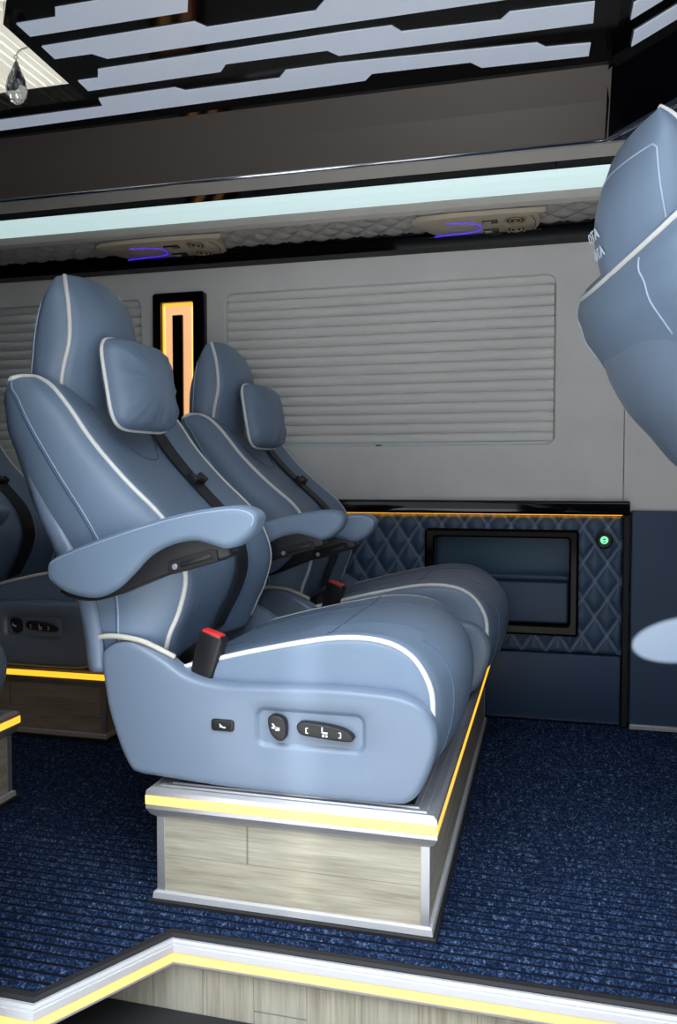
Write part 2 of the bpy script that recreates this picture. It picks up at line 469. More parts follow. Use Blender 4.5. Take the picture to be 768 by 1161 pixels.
    mk('cross_seam', tube([cg[15][j] for j in range(1, 24)], .0016, 1, 6), SEAM, cu_)
    for j in (7, 17):
        mk('bolster_seam', tube([cg[i][j] for i in range(4, 25)], .0016, 1, 6), SEAM, cu_)
    # side shells with control recess
    prof = [(x-OX, z-OZ) for x, z in smooth2(SIDE, 4)]
    rec = rrect(-.517-OX, -.303-OX, .311-OZ, .389-OZ, .022, 6)
    rin = inset2(rec, .004); rin2 = inset2(rec, .010)
    for sg in (-1, 1):
        y0, y1 = sg*.302, sg*.262; loops = []; r = .016; seg = 5
        for i in range(seg+1):
            a = PI/2*i/seg; loops.append((inset2(prof, r*(1-math.sin(a))), y0-sg*r*(1-math.cos(a))))
        loops.append((prof, y1)); n = len(prof); V = [Vector((x, y, z)) for lp, y in loops for x, z in lp]; F = []
        for i in range(len(loops)-1):
            for s in range(n): F.append((i*n+s, i*n+(s+1) % n, (i+1)*n+(s+1) % n, (i+1)*n+s))
        at = lambda y: (lambda x, z: Vector((x, y, z)))
        vf = join((V, F), fill([loops[0][0], rec], at(y0)), fill([prof], at(y1)),
                  wallring(rec, rin, at(y0), at(y0-sg*.003)), wallring(rin, rin2, at(y0-sg*.003), at(y0-sg*.0085)), fill([rin2], at(y0-sg*.0085)))
        sh = mk('side_shell', weld(vf), SHELL, t, angle=42)
        if sg > 0: continue
        yr = y0-sg*.0085
        def btn(nm, poly, ya, th, m=BLKP, par=sh):
            return mk(nm, puff(poly, ya-th, ya+.001, .0028, 3, False), m, par, angle=50)
        b1 = btn('memory_switch', rrect(-.598-OX, -.553-OX, .337-OZ, .359-OZ, .006), y0, .004)
        k1 = btn('switch_key', rrect(-.593-OX, -.558-OX, .341-OZ, .355-OZ, .004), y0-.004, .002, BLKM, b1)
        b2 = btn('recline_switch', [(x-OX, z-OZ) for x, z in smooth2([(-.486, .368), (-.476, .375), (-.460, .372), (-.452, .362), (-.452, .338), (-.460, .329), (-.472, .332), (-.482, .345)], 3)], yr, .016)
        b3 = btn('slide_switch', [(x-OX, z-OZ) for x, z in smooth2([(-.430, .362), (-.420, .3665), (-.39, .3655), (-.355, .361), (-.334, .353), (-.326, .344), (-.332, .338), (-.36, .338), (-.40, .341), (-.422, .344), (-.430, .352)], 3)], yr, .017)
        def mark(par, pts, y, lab=None):
            vs = [prism([(x-OX, z-OZ) for x, z in q], lambda x, z: Vector((x, y, z)), (0, .0012, 0)) for q in pts]
            [mk('symbol', v, WHITE, par, smooth=False) for v in vs]
        rc = lambda x, z, w, h: [(x-w, z-h), (x+w, z-h), (x+w, z+h), (x-w, z+h)]
        ys = y0-.0062
        mark(b1, [rc(-.577, .347, .0028, .0018), rc(-.571, .3455, .003, .0015), [(-.581, .351), (-.579, .352), (-.575, .348), (-.577, .347)]], ys)
        mark(b2, [rc(-.473, .353, .005, .0018), rc(-.467, .351, .004, .003), [(-.478, .360), (-.475, .361), (-.470, .354), (-.473, .353)]], yr-.0163)
        mark(b3, [rc(-.413, .353, .001, .005), rc(-.411, .3575, .002, .0009), rc(-.411, .3485, .002, .0009),
                  rc(-.383, .356, .0012, .0055), rc(-.378, .351, .005, .0016), rc(-.381, .3455, .002, .002), rc(-.375, .3455, .002, .002),
                  rc(-.349, .349, .001, .005), rc(-.351, .3535, .002, .0009), rc(-.351, .3445, .002, .0009)], yr-.0173)
    # seat pan and rails
    pan = box(-.74-OX, -.245-OX, -.262, .262, .236-OZ, .35-OZ, .012)
    mk('seat_pan', pan, SHELL, t)
    for y in (-.2, .2):
        mk('seat_rail', box(-.67-OX, -.245-OX, y-.02, y+.02, .2228-OZ, .245-OZ, .003), BLKM, t, angle=40)
    # armrests
    for sg, off in ((-1, arm_near), (1, arm_far)):
        if off is None: continue
        ax, az = off
        q = [(x-OX+ax, z-OZ+az) for x, z in smooth2(ARM, 4)]
        a = mk('armrest', puff(q, sg*.345, sg*.282, .0155, 5), LEA, t, angle=60)
        st = inset2(q, .007)
        path = [Vector((x, sg*.3415, z)) for x, z in st]
        mk('stitching', tube(path[-4:]+path[:28], .0012, 1, 6), STITCH, a)
        path2 = [Vector((x, sg*.2855, z)) for x, z in st]
        q2 = [(x-OX+ax, z-OZ+az) for x, z in smooth2(BRK, 4)]
        b = mk('armrest_bracket', puff(q2, sg*.333, sg*.289, .006, 3), BLKP, a, angle=60)
        for si, ys_ in ((1, sg*.3335), (-1, sg*.2885)):
            d = sg*si
            slot = [(x-OX+ax, z-OZ+az) for x, z in [(-.665, .652), (-.585, .676), (-.572, .674), (-.568, .655), (-.655, .629), (-.668, .636)]]
            c = mk('release_lever', puff(slot, ys_+d*.004, ys_-d*.004, .003, 3), BLKM, b, angle=50)
            mk('screw_head', cyl((-.652-OX+ax, ys_+d*.002, .643-OZ+az), (0, d, 0), .0055, .005, 12), STEEL, b, angle=40)
            bar = [(x-OX+ax, z-OZ+az) for x, z in [(-.642, .650), (-.583, .668), (-.579, .662), (-.64, .643)]]
            mk('lever_grip', puff(bar, ys_+d*.0075, ys_+d*.002, .0015, 2), BLKP, b, angle=50)
        if True:
            sc = mk('armrest_pivot', cyl((-.80-OX+ax, sg*.252, .60-OZ+az), (0, sg, 0), .03, .03, 20), BLKP, t, angle=40)
    # seat belt
    if belt:
        def front(i, yv):
            row = g[i][0:25]
            for a_, b_ in zip(row, row[1:]):
                if a_.y <= yv <= b_.y:
                    f = (yv-a_.y)/(b_.y-a_.y); return a_.lerp(b_, f)
            return row[12].copy()
        pts = []; nn = []; ww = []
        for i, yv in ((35, .128), (32, .118), (29, .108), (26, .100), (23, .093), (20, .085), (17, .080), (14, .078), (11, .078), (8, .075), (5, .068), (2, .05)):
            p = front(i, yv); dn = (g[min(i+1, len(g)-1)][12]-g[i-1][12]).normalized()
            nrm = Vector((dn.z, 0, -dn.x)); nrm = nrm if nrm.x > 0 else -nrm
            if i < 20: p = p+nrm*.006
            pts.append(p+nrm*.003); nn.append(nrm)
            ww.append((Vector((0, 1, 0))*.033+dn*.003))
        be = mk('seat_belt', ribbon(pts, ww, .0022, nn, 4), BELT, t, angle=40)
        c = pts[3].lerp(pts[4], .75); nrm = nn[4]; dn = Vector((-nrm.z, 0, nrm.x))
        M = Matrix.Translation(c+nrm*.004) @ Matrix(((nrm.x, 0, dn.x), (nrm.y, 1, dn.y), (nrm.z, 0, dn.z))).to_4x4()
        mk('belt_guide', xf(join(box(-.006, .012, -.031, .031, -.009, .009, .004), box(-.004, .016, -.033, -.018, -.013, .013, .004), box(-.004, .016, .018, .033, -.013, .013, .004)), M), BLKP, be, angle=40)
    if buckle:
        M = Matrix.Translation(L(-.622, -.262, .460)) @ Matrix.Rotation(R(-8), 4, 'Z') @ Matrix.Rotation(R(16), 4, 'Y')
        b = mk('belt_buckle', xf(puff([(x, z) for x, z in [(-.026, .048), (-.02, .054), (.02, .054), (.026, .048), (.024, -.045), (.018, -.054), (-.018, -.054), (-.024, -.045)]], -.015, .015, .006, 3), M), BLKP, t, angle=50)
        mk('release_button', xf(box(-.0205, .0205, -.0135, .008, .044, .0565, .003), M), RED, b, angle=40)
        mk('buckle_stalk', xf(join(box(-.012, .012, -.003, .003, -.085, -.05, .002), cyl((0, -.006, -.075), (0, 1, 0), .007, .008, 12)), M), STEEL, b, angle=40)
    return t, LB, L

def pillow(name, label, seat_t, LB, lx, ly, lz, roll, group):
    nu, nv = 44, 34; a, b, th = .130, .098, .062; V = []; F = []
    M = Matrix.Translation(LB(lx, ly, lz)) @ Matrix.Rotation(R(roll), 4, 'X') @ Matrix.Rotation(R(-9), 4, 'Y')
    def outline(q, s):
        c, d = math.cos(q), math.sin(q); e = 5.5
        r = 1/(abs(c)**e+abs(d)**e)**(1/e)
        x, y = r*c, r*d
        y *= 1-.06*x*x*0; x *= 1-.05*(1-y*y)*0
        return x, y
    rings = 14; n = 72
    for side in (1, -1):
        for k in range(rings+1):
            s = math.sin(PI/2*k/rings)
            h = math.cos(PI/2*k/rings)**.75 if k < rings else 0
            for i in range(n):
                q = 2*PI*i/n; u, v = outline(q, s); u *= s; v *= s
                hh = h*th*(1 if side > 0 else .42)
                edge = max(0, s-.45)/.55
                w = .0045*math.sin(i*1.55+2*math.sin(i*.7))*edge*(1-edge**6)*(1.3 if v < 0 or u < 0 else .5)
                V.append(M @ Vector((side*(hh+ (w if h > .05 else 0)), u*a, v*b)))
    per = n*(rings+1)
    for sd in (0, 1):
        for k in range(rings):
            for i in range(n):
                A = sd*per+k*n+i; B = sd*per+k*n+(i+1) % n; F.append((A, B, B+n, A+n))
    t = empty(name, label, 'pillow', tuple(M.translation+Vector(seat_t.location)), group)
    off = M.translation.copy()
    body = mk('pillow_cover', weld(([p-off for p in V], F), 1e-4), LEA, t)
    mk('piping', tube([V[rings*n+i]-off for i in range(n)], .0042, 1, 8, True), PIPE, t)
    return t

STITCH2 = mat('white_embroidery', (.62, .68, .78, 1), .6)
CY = 1.675
near, LBn, _ = seat('recliner_seat', 'large blue-grey leather seat in front, on the brightly lit wooden pedestal', (OX, CY, OZ), group='recliner seats')
far, LBf, _ = seat('recliner_seat', 'blue leather seat behind the front seat, next to the quilted wall', (OX+.04, CY+.768, OZ), recline=3.2, arm_near=(.01, -.045), arm_far=None, group='recliner seats')
rear, LBr, _ = seat('recliner_seat', 'dark shadowed seat in the row behind, above the dim pedestal at left edge', (OX-1.115, CY+.775, OZ), recline=2, arm_near=(.0, -.03), group='recliner seats')
rearn, _, _ = seat('recliner_seat', 'seat cut off by the left edge, only its rounded cushion front showing', (OX-1.095, 1.40, OZ), group='recliner seats')
front, LBx, _ = seat('recliner_seat', 'pale blue seat at right edge seen from behind, embroidered headrest', (.826, 1.66, .482), group='recliner seats', prints=True, recline=14, head=-4, drop=.055)
front.rotation_euler.z = R(12)
pillow('neck_pillow', 'blue-grey leather neck pillow on the large front seat', near, LBn, -.882, -.048, 1.004, 1, 'neck pillows')
pillow('neck_pillow', 'darker blue leather neck pillow on the seat by the window blind', far, LBf, -.882, -.048, 1.004, 1, 'neck pillows')

# ------------------------------------------------------------------ pedestals
def pedestal(label, x0, x1, y0, y1, group='seat pedestals', H=.174):
    t = empty('seat_pedestal', label, 'pedestal', ((x0+x1)/2, y0, 0), group)
    X0, X1, Y1 = x0-(x0+x1)/2, x1-(x0+x1)/2, y1-y0
    dh = H-.174
    mk('wood_panel', box(X0, X1, 0, .014, .004, H, .001), WOODX, t, smooth=False)
    mk('wood_panel', box(X0, X1, Y1-.014, Y1, .004, H, .001), WOODX, t, smooth=False)
    for xa in (X0, X1-.014):
        v, f = box(xa, xa+.014, .0145, Y1-.0145, .004, H, .001)
        o = mk('wood_panel', ([(-p.y, p.x, p.z) for p in v], f), WOODX, t, smooth=False); o.rotation_euler.z = -PI/2
    mk('top_board', box(X0+.02, X1-.02, .02, Y1-.02, dh+.16, dh+.2218, .002), BLKM, t, smooth=False)
    # aluminium top edging: swept round the four sides, with led in the groove
    def frame(prof, m, nm, par, gap=0):
        V = []; n = len(prof); c = [(X0, 0, -1, -1), (X1, 0, 1, -1), (X1, Y1, 1, 1), (X0, Y1, -1, 1)]
        for cx, cy, dx, dy in c:
            for o, z in prof: V.append(Vector((cx+dx*o, cy+dy*o, z+(dh if z > .1 else 0))))
        F = [(k*n+s, k*n+(s+1) % n, ((k+1) % 4)*n+(s+1) % n, ((k+1) % 4)*n+s) for k in range(4) for s in range(n)]
        return mk(nm, (V, F), m, par, smooth=False)
    tr = frame([(-.012, .163), (.002, .163), (.010, .170), (.017, .183), (.017, .1905), (.013, .191), (.013, .208), (.017, .2085), (.016, .217), (.009, .2225), (.004, .2225), (.003, .220), (-.004, .220), (-.005, .2225), (-.012, .2225), (-.013, .220), (-.020, .220), (-.021, .2225), (-.030, .2225), (-.036, .205), (-.03, .203)], ALU, 'top_edging', t)
    frame([(.0125, .1912), (.0175, .1912), (.0175, .2078), (.0125, .2078)], AMBER, 'led_strip', tr)
    frame([(-.006, .163), (.002, .163), (.003, .171), (-.006, .172)], ALU, 'edging_lip', tr)
    frame([(-.004, .001), (.009, .001), (.009, .004), (.0075, .019), (.004, .021), (-.004, .021)], WHITEAL, 'base_trim', t)
    frame([(.008, .0005), (.0155, .0005), (.0155, .006), (.0135, .008), (.008, .008)], BLKM, 'carpet_border', t)
    for cx in (X0, X1):
        sx = 1 if cx > 0 else -1
        for cy, sy in ((0, -1), (Y1, 1)):
            cb = mk('corner_trim', join(box(cx-sx*.014 if sx > 0 else cx-.002, cx+.002 if sx > 0 else cx+.014, min(cy, cy+sy*.002), max(cy, cy+sy*.002), .02, dh+.165, .0005),
                                   box(min(cx, cx+sx*.002), max(cx, cx+sx*.002), cy-.0 if sy < 0 else cy-.014, cy+.014 if sy < 0 else cy, .02, dh+.165, .0005)), ALU, t, smooth=False)
    return t
WHITEAL = mat('white_aluminium', (.60, .60, .62, 1), .35, metal=.3)
pedestal('wood-clad pedestal with amber light strip carrying the two main seats', -.709, -.193, 1.374, 2.66)
pedestal('dim wood-clad pedestal at left edge, glowing strip, under the dark rear seat', -1.82, -1.305, 2.19, 2.70)
pedestal('pedestal end cut off by the left edge, nearest to the camera', -1.80, -1.296, 1.10, 1.727)
pedestal('pedestal outside the right edge below the front seat', .575, 1.09, 1.40, 1.92, H=.456)

# ------------------------------------------------------------------ floor, step, ground
def floor():
    V = []; F = []; T = .0245; y = 1.066; rows = []
    per = 16
    yy = 1.06
    ys = [1.0615+T/per*i for i in range(int((2.76-1.0615)/T*per))]
    for y in ys:
        xr = 1.7
        ph = (y/T) % 1
        z = -.017+.017*abs(math.sin(PI*ph))**.75
        xl = -3.0
        if y < 1.28:
            xe = -.636-(1.28-y)/.217*.125
            rows.append([(xl, y, z), (xe, y, z)])
        else: rows.append([(xl, y, z), (xr, y, z)])
    for a, b in zip(rows, rows[1:]):
        n = len(V); V += [Vector(p) for p in (a[0], a[1], b[1], b[0])]; F.append((n, n+1, n+2, n+3))
    # front passenger area (beyond the right edge of the frame)
    n = len(V); V += [Vector(p) for p in ((.38, .9, 0), (1.7, .9, 0), (1.7, 1.2805, 0), (.38, 1.2805, 0))]; F.append((n, n+1, n+2, n+3))
    return weld((V, F), 1e-5)
struct(mk('floor', floor(), CARPET))
GROOVE_SHADE = mat('groove_shade_backing', (.004, .006, .013, 1), .9, spec=.1)  # near-black backing also stands in for the shade between the carpet ribs
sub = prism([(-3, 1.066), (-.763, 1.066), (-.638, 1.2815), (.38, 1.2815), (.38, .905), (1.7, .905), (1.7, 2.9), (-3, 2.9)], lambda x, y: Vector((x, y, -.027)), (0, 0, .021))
struct(mk('floor_base', join(sub, box(-3, 1.7, 1.30, 2.9, -.12, -.0275)), GROOVE_SHADE, smooth=False))
# edge path of the floor along the step well
EDGE = [(-2.95, 1.063), (-.761, 1.063), (-.636, 1.28), (.38, 1.28)]
def along(path, prof):
    """sweep (offset outwards, z) profile along an open floor-edge path; outward is to the right-hand (-y) side"""
    V = []; n = len(prof); k = len(path); F = []
    for i, p in enumerate(path):
        p = Vector((*p, 0)); d = []
        if i > 0: d.append((p-Vector((*path[i-1], 0))).normalized())
        if i < k-1: d.append((Vector((*path[i+1], 0))-p).normalized())
        ns = [Vector((q.y, -q.x, 0)) for q in d]
        m = sum(ns, Vector()); m = m.normalized()/math.sqrt((1+ns[0].dot(ns[-1]))/2) if len(ns) > 1 else m
        for o, z in prof: V.append(p+m*o+Vector((0, 0, z)))
    for i in range(k-1):
        for s in range(n): F.append((i*n+s, i*n+(s+1) % n, (i+1)*n+(s+1) % n, (i+1)*n+s))
    F += [tuple(range(n)), tuple(range((k-1)*n, k*n))]
    return V, F
bind = struct(mk('trim_1', along(EDGE, [(-.004, -.004), (-.004, .004), (0, .0075), (.012, .0075), (.0155, .003), (.0155, -.004)]), BLKM, smooth=False))
st = struct(mk('trim_2', along(EDGE, [(.0155, -.03), (.0155, .001), (.022, .002), (.024, -.002), (.0255, -.002), (.0255, -.0055), (.028, -.006), (.029, -.017), (.027, -.018), (.027, -.0195), (.025, -.020), (.025, -.033), (.029, -.034), (.028, -.038), (.02, -.045), (.010, -.047), (.010, -.03)]), WHITEAL, smooth=False))
mk('led_strip', along(EDGE, [(.0245, -.0205), (.0292, -.0205), (.0292, -.0332), (.0245, -.0332)]), AMBER, st, smooth=False)
rs = struct(mk('wall_step', box(-1.0, .6, 1.272, 1.285, -.45, -.046), WOODZ, smooth=False))
struct(mk('floor_step', box(-1.0, .8, .95, 1.2715, -.18, -.132, .004), STEPM, smooth=False))
struct(mk('ground', box(-9, 9, -9, 9, -.52, -.47), CONC, smooth=False))

# ------------------------------------------------------------------ far wall
WY = 2.75
wp = lambda y: (lambda x, z: Vector((x, y, z)))
outer = [(-3, .69), (.2365, .69), (.2365, 1.60), (-3, 1.60)]
w1 = rrect(-1.139, .024, .916, 1.474, .03); w2 = rrect(-2.63, -1.470, .916, 1.474, .03)
i1 = inset2(w1, .004); i2 = inset2(w2, .004)
vf = join(fill([outer, w1, w2], wp(WY)), wallring(w1, i1, wp(WY), wp(WY+.006)), wallring(w2, i2, wp(WY), wp(WY+.006)),
          wallring(i1, i1, wp(WY+.006), wp(WY+.05)), wallring(i2, i2, wp(WY+.006), wp(WY+.05)))
struct(mk('wall_far', weld(vf), SUEDE, angle=50))
struct(mk('wall_front', join(box(.2385, 1.7, WY-.004, WY+.06, .70, 1.60, .003)), SUEDE, smooth=False))
struct(mk('wall_outer', box(-3.05, 1.75, WY+.07, WY+.12, -.1, 2.85), CONC, smooth=False))

def blind(label, x0, x1, seen):
    t = empty('pleated_blind', label, 'blind', ((x0+x1)/2, WY+.02, .92), 'window blinds')
    n = 16; zt = .556; h = zt/n; prof = []
    for k in range(n):
        for f, y in ((0, .012), (.06, .0045), (.2, -.001), (.45, -.0045), (.7, -.004), (.88, .001), (.97, .0085)):
            prof.append((y, .006+h*(k+f)))
    prof.append((.012, zt+.006))
    hw = (x1-x0)/2-.006; V = []; F = []
    for y, z in prof: V += [Vector((-hw, y, z)), Vector((hw, y, z)), ]
    m = len(V)
    for y, z in prof: V += [Vector((-hw, y+.004, z)), Vector((hw, y+.004, z))]
    for i in range(len(prof)-1):
        F += [(2*i, 2*i+1, 2*i+3, 2*i+2), (m+2*i, m+2*i+1, m+2*i+3, m+2*i+2)]
    mk('pleats', (V, F), BLIND, t, angle=70)
    r = mk('bottom_rail', box(-hw, hw, -.012, .012, -.002, .009, .003), RAILM, t, smooth=False)
    if seen: mk('pull_tab', box(-.022, .0, -.018, -.008, -.010, .002, .002), BLKP, r, smooth=False)
    return t
RAILM = mat('pale_blue_rail', (.55, .62, .66, 1), .4)
blind('closed pleated window blind behind the two main seats', -1.139, .024, True)
blind('pleated window blind at left edge behind the wall lamp', -2.63, -1.470, False)

# amber wall lamp between the windows
wl = empty('wall_lamp', 'tall black wall lamp with glowing amber panel between the windows', 'lamp', (-1.312, WY, .93))
lx = lambda x: x+1.312
fr_o = [(lx(x), z-.93) for x, z in rrect(-1.413, -1.206, .93, 1.483, .012)]
fr_i = [(lx(x), z-.93) for x, z in rrect(-1.377, -1.249, .965, 1.447, .006)]
fr_oi = inset2(fr_o, .006)
vf = join(wallring(fr_o, fr_o, wp(0), wp(-.022)), wallring(fr_o, fr_oi, wp(-.022), wp(-.028)), fill([fr_oi, fr_i], wp(-.028)), wallring(fr_i, fr_i, wp(-.028), wp(-.006)))
mk('lamp_frame', weld(vf), GLOSS, wl, angle=30)
fr_i3 = inset2(fr_i, .012)
mk('glow_rim', join(fill([fr_i, fr_i3], wp(-.012))), AMBERS, wl, smooth=False)
mk('diffuser', prism(fr_i3, wp(-.0125), (0, .008, 0)), PEACH, wl, smooth=False)
mk('centre_bar', puff([(lx(x), z-.93) for x, z in rrect(-1.334, -1.294, .999, 1.402, .003)], -.022, -.008, .002, 2, False), GLOSS, wl, angle=40)

# ledge
struct(mk('trim_3', puff([(y, z) for y, z in rrect(-.052, .02, .688, .733, .010)], -3, .255, .003, 2), GLOSS, angle=40)).matrix_world = Matrix(((0, 1, 0, 0), (1, 0, 0, WY), (0, 0, 1, 0), (0, 0, 0, 1)))
led = tag(mk('led_strip', box(-1.9, .235, WY-.018, WY-.008, .6862, .6882), mat('orange_led', (.6, .4, .2, 1), .5, emit=(1, .38, .02), estr=3.0), smooth=False), 'orange light strip glowing under the black wall ledge', 'light strip')

# quilted lower panel
QU, QV = .0765, .118
QM = quilt_mat('quilted_blue_leather', (.042, .085, .16, 1), (.40, .45, .54, 1), QU, QV, 2)
def qh(x, z, du, dv):
    a = abs(math.sin(PI*(x/du+z/dv))); b = abs(math.sin(PI*(x/du-z/dv)))
    return min(a, b)**.55
pn = empty('quilted_wall_panel', 'diamond-quilted blue leather lower wall panel beside the far seat', 'wall panel', (0, WY, 0))
def quilt_grid(x0, x1, z0, z1, step, hole=None, amp=.015):
    nx = int((x1-x0)/step); nz = int((z1-z0)/step); V = []; F = []; idx = {}
    for i in range(nx+1):
        for j in range(nz+1):
            x = x0+(x1-x0)*i/nx; z = z0+(z1-z0)*j/nz
            e = min(1, min(x-x0, x1-x, z-z0, z1-z)/.012)
            V.append(Vector((x, -.004-amp*qh(x, z, QU, QV)*max(0, e)**.5, z)))
    for i in range(nx):
        for j in range(nz):
            a = i*(nz+1)+j; c = V[a]
            if hole and hole[0] < c.x < hole[1]-step and hole[2] < c.z < hole[3]-step: continue
            F.append((a, a+nz+1, a+nz+2, a+1))
    return V, F
mk('quilted_upholstery', quilt_grid(-1.25, .238, .232, .686, .0058, (-.380, .086, .306, .626)), QM, pn)
mk('lower_board', box(-2.98, .236, -.016, .03, .004, .228, .006), LEADK, pn)
mk('rear_board', box(-2.98, -1.252, -.016, .03, .234, .684, .006), LEADK, pn)
mk('edge_strip', box(.239, .257, -.028, .03, .004, .686, .002), BLKM, pn, smooth=False)
mk('bottom_rail', box(-2.98, .236, -.020, -.0155, .003, .009), CHROME, pn, smooth=False)
po = rrect(-.402, .102, .288, .637, .012); pi_ = rrect(-.368, .072, .323, .609, .008)
pm = inset2(po, .008); pm2 = inset2(pi_, -.006)
vf = join(wallring(po, po, wp(-.004), wp(-.022)), wallring(po, pm, wp(-.022), wp(-.030)), fill([pm, pm2], wp(-.030)), wallring(pm2, pi_, wp(-.030), wp(-.026)), wallring(pi_, pi_, wp(-.026), wp(.062)))
pf = mk('pocket_frame', weld(vf), GLOSS2 if False else mat('bronze_gloss_frame', (.007, .004, .0035, 1), .08, spec=.09), pn, angle=30)
mk('pocket_back', box(-.372, .076, .055, .064, .318, .614), mat('petrol_leather', (.018, .075, .14, 1), .5), pf, smooth=False)
fl = mk('pocket_flap', join(puff(rrect(-.367, .071, .325, .462, .006), -.004, .02, .007, 3), ), LEADK, pf, angle=60)
mk('pocket_hem', box(-.367, .071, -.008, .012, .468, .486, .006), LEADK, pf, angle=60)
sw = empty('usb_socket', 'round black socket with green light on the quilted panel', 'socket', (.180, WY-.02, .606))
mk('socket_ring', join(ringv((0, -.004, 0), (0, 1, 0), .022, .006), cyl((0, .012, 0), (0, -1, 0), .022, .014)), BLKP, sw, angle=40)
gl = mk('green_light', join(ringv((0, -.0035, 0), (0, 1, 0), .0098, .0022), cyl((0, -.001, 0), (0, -1, 0), .0125, .003)), GREEN, sw, angle=40)
mk('socket_slot', join(box(-.004, .004, -.0065, -.003, .001, .0055), box(-.003, .003, -.0065, -.003, -.008, -.0045)), BLKP, gl, smooth=False)

# right lower panel
rp = empty('lower_door_panel', 'plain navy panel at the right edge with a patch of sunlight', 'wall panel', (.6, 2.72, 0))
mk('panel_board', box(-.337, 1.1, 0, .025, .016, .702, .004), LEADK, rp, smooth=False)
mk('kick_strip', box(-.337, 1.1, -.010, .004, .001, .0165, .002), WHITEAL, rp, smooth=False)

# ------------------------------------------------------------------ roof side profile
def strip(name, prof, x0, x1, m, parent=None, th=.02, smooth=False):
    """strip between profile points (y,z), thickened upwards/outwards"""
    V = []; F = []; n = len(prof)
    for x in (x0, x1):
        V += [Vector((x, y, z)) for y, z in prof]+[Vector((x, y+th*.6, z+th)) for y, z in prof]
    N = 2*n
    loop = list(range(n))+list(range(2*n-1, n-1, -1))
    for a, b in zip(loop, loop[1:]+loop[:1]): F.append((a, b, b+N, a+N))
    F += [tuple(loop), tuple(i+N for i in loop)]
    return mk(name, (V, F), m, parent, smooth)
XR = .30
struct(strip('trim_4', [(2.748, 1.566), (2.715, 1.575), (2.712, 1.612), (2.735, 1.626)], -3, XR, GLOSS))
struct(strip('trim_5', [(2.584, 1.643), (2.572, 1.652), (2.562, 1.673)], -3, XR, BAND))
struct(strip('trim_6', [(2.489, 1.711), (2.459, 1.723)], -3, XR, GLOSS))
struct(strip('trim_7', [(2.459, 1.723), (2.418, 1.743)], -3, XR, BAND))
struct(mk('trim_8', tube([(-3, 2.409, 1.748), (XR, 2.409, 1.748)], .0075, 1, 10), CHROME))
struct(strip('wall_fascia', [(2.404, 1.752), (2.345, 1.83), (2.287, 1.897)], -3, .155, TAUPE, smooth=False))
cv = tag(strip('cove_light', [(2.562, 1.674), (2.54, 1.680), (2.508, 1.695), (2.489, 1.711)], -3, XR, COVE), 'long pale turquoise light strip running along the roof edge', 'light strip')
struct(strip('trim_9', [(2.287, 1.897), (2.275, 1.9)], -3, .155, GLOSS))
# quilted soffit
SQ = .062
Q2 = quilt_mat('quilted_beige_leather', (.46, .425, .395, 1), (.54, .51, .48, 1), .085, .081, 1)
def soffit():
    x0, x1 = -2.6, XR; step = .006; nx = int((x1-x0)/step); ny = 28; V = []; F = []
    for i in range(nx+1):
        for j in range(ny+1):
            x = x0+(x1-x0)*i/nx; f = j/ny; y = 2.742+(2.580-2.742)*f; z = 1.627+(1.645-1.627)*f
            e = min(1, (2.742-y)/.02+.1, (y-2.58)/.02+.1); h = e*min(abs(math.sin(PI*(x/.085+y/.081))), abs(math.sin(PI*(x/.085-y/.081))))**.6
            V.append(Vector((x, y-.001*h, z-.010*h+.006)))
    for i in range(nx):
        for j in range(ny):
            a = i*(ny+1)+j; F.append((a, a+1, a+ny+2, a+ny+1))
    return V, F
struct(mk('ceiling_quilting', soffit(), Q2))
# air vent consoles on the soffit
VENTM = mat('ochre_plastic', (.34, .27, .17, 1), .45)
def vent(label, xl, xr):
    t = empty('air_vent_console', label, 'air vent', ((xl+xr)/2, 2.66, 1.628), 'air vent consoles')
    w = (xr-xl)/2
    ang = math.atan2(.018, -.162)
    sl = lambda u, v, d=0: Vector((u, v, -.009-d + (-.111)*v))  # follows the soffit slope
    body = []
    o = [(-w, .070), (-w*.97, .0), (-w*.80, -.045), (-w*.62, -.068), (w*.80, -.068), (w*.93, -.05), (w, -.005), (w*.985, .05), (w*.93, .072)]
    o = [(u, -v) for u, v in o]
    o = smooth2(o, 3)
    oi = inset2(o, .006)
    vf = join(wallring(o, o, lambda u, v: sl(u, v, -.012), lambda u, v: sl(u, v, .002)), wallring(o, oi, lambda u, v: sl(u, v, .002), lambda u, v: sl(u, v, .006)), fill([oi], lambda u, v: sl(u, v, .006)))
    bd = mk('console_body', weld(vf), BEIGE, t, angle=40)
    arcs = [(-w*.82, .052), (-w*.5, .043), (-w*.18, .038), (-w*.02, .022), (w*.01, .0), (-w*.03, -.022), (-w*.22, -.036), (-w*.55, -.043)]
    mk('violet_light_line', tube([sl(u, v, .0065) for u, v in arcs], .0017, 4, 6), VIOLET, t)
    for v in (.034, -.034):
        c = sl(w*.18, v, .006)
        s = mk('switch', xf(box(-w*.13, w*.13, -.012, .012, -.004, .002, .002), Matrix.Translation(c)), BLKP, t, smooth=False)
        mk('switch_key', xf(box(-w*.11, w*.02, -.009, .009, -.006, .0, .001), Matrix.Translation(c)), BEIGE, s, smooth=False)
        c = sl(w*.60, v, .006); ax = Vector((0, -.111, -1))
        nz = mk('vent_nozzle', join(ringv(c, ax, .030, .0042), ringv(c+ax*.002, ax, .018, .003), cyl(c, ax, .007, .007)), VENTM, t, angle=40)
        mk('vent_throat', cyl(c-ax*.001, ax, .028, .003), BLKM, nz, angle=40)
    mk('console_seam', tube([sl(w*.86, .062, .006), sl(w*.92, .02, .0062), sl(w*.92, -.02, .0062), sl(w*.86, -.058, .006)], .0012, 4, 6), BLKM, t)
vent('beige air vent console with violet light, above the main window at right', -.405, -.030)
vent('beige air vent console with violet light, above the wall lamp', -1.54, -1.105)

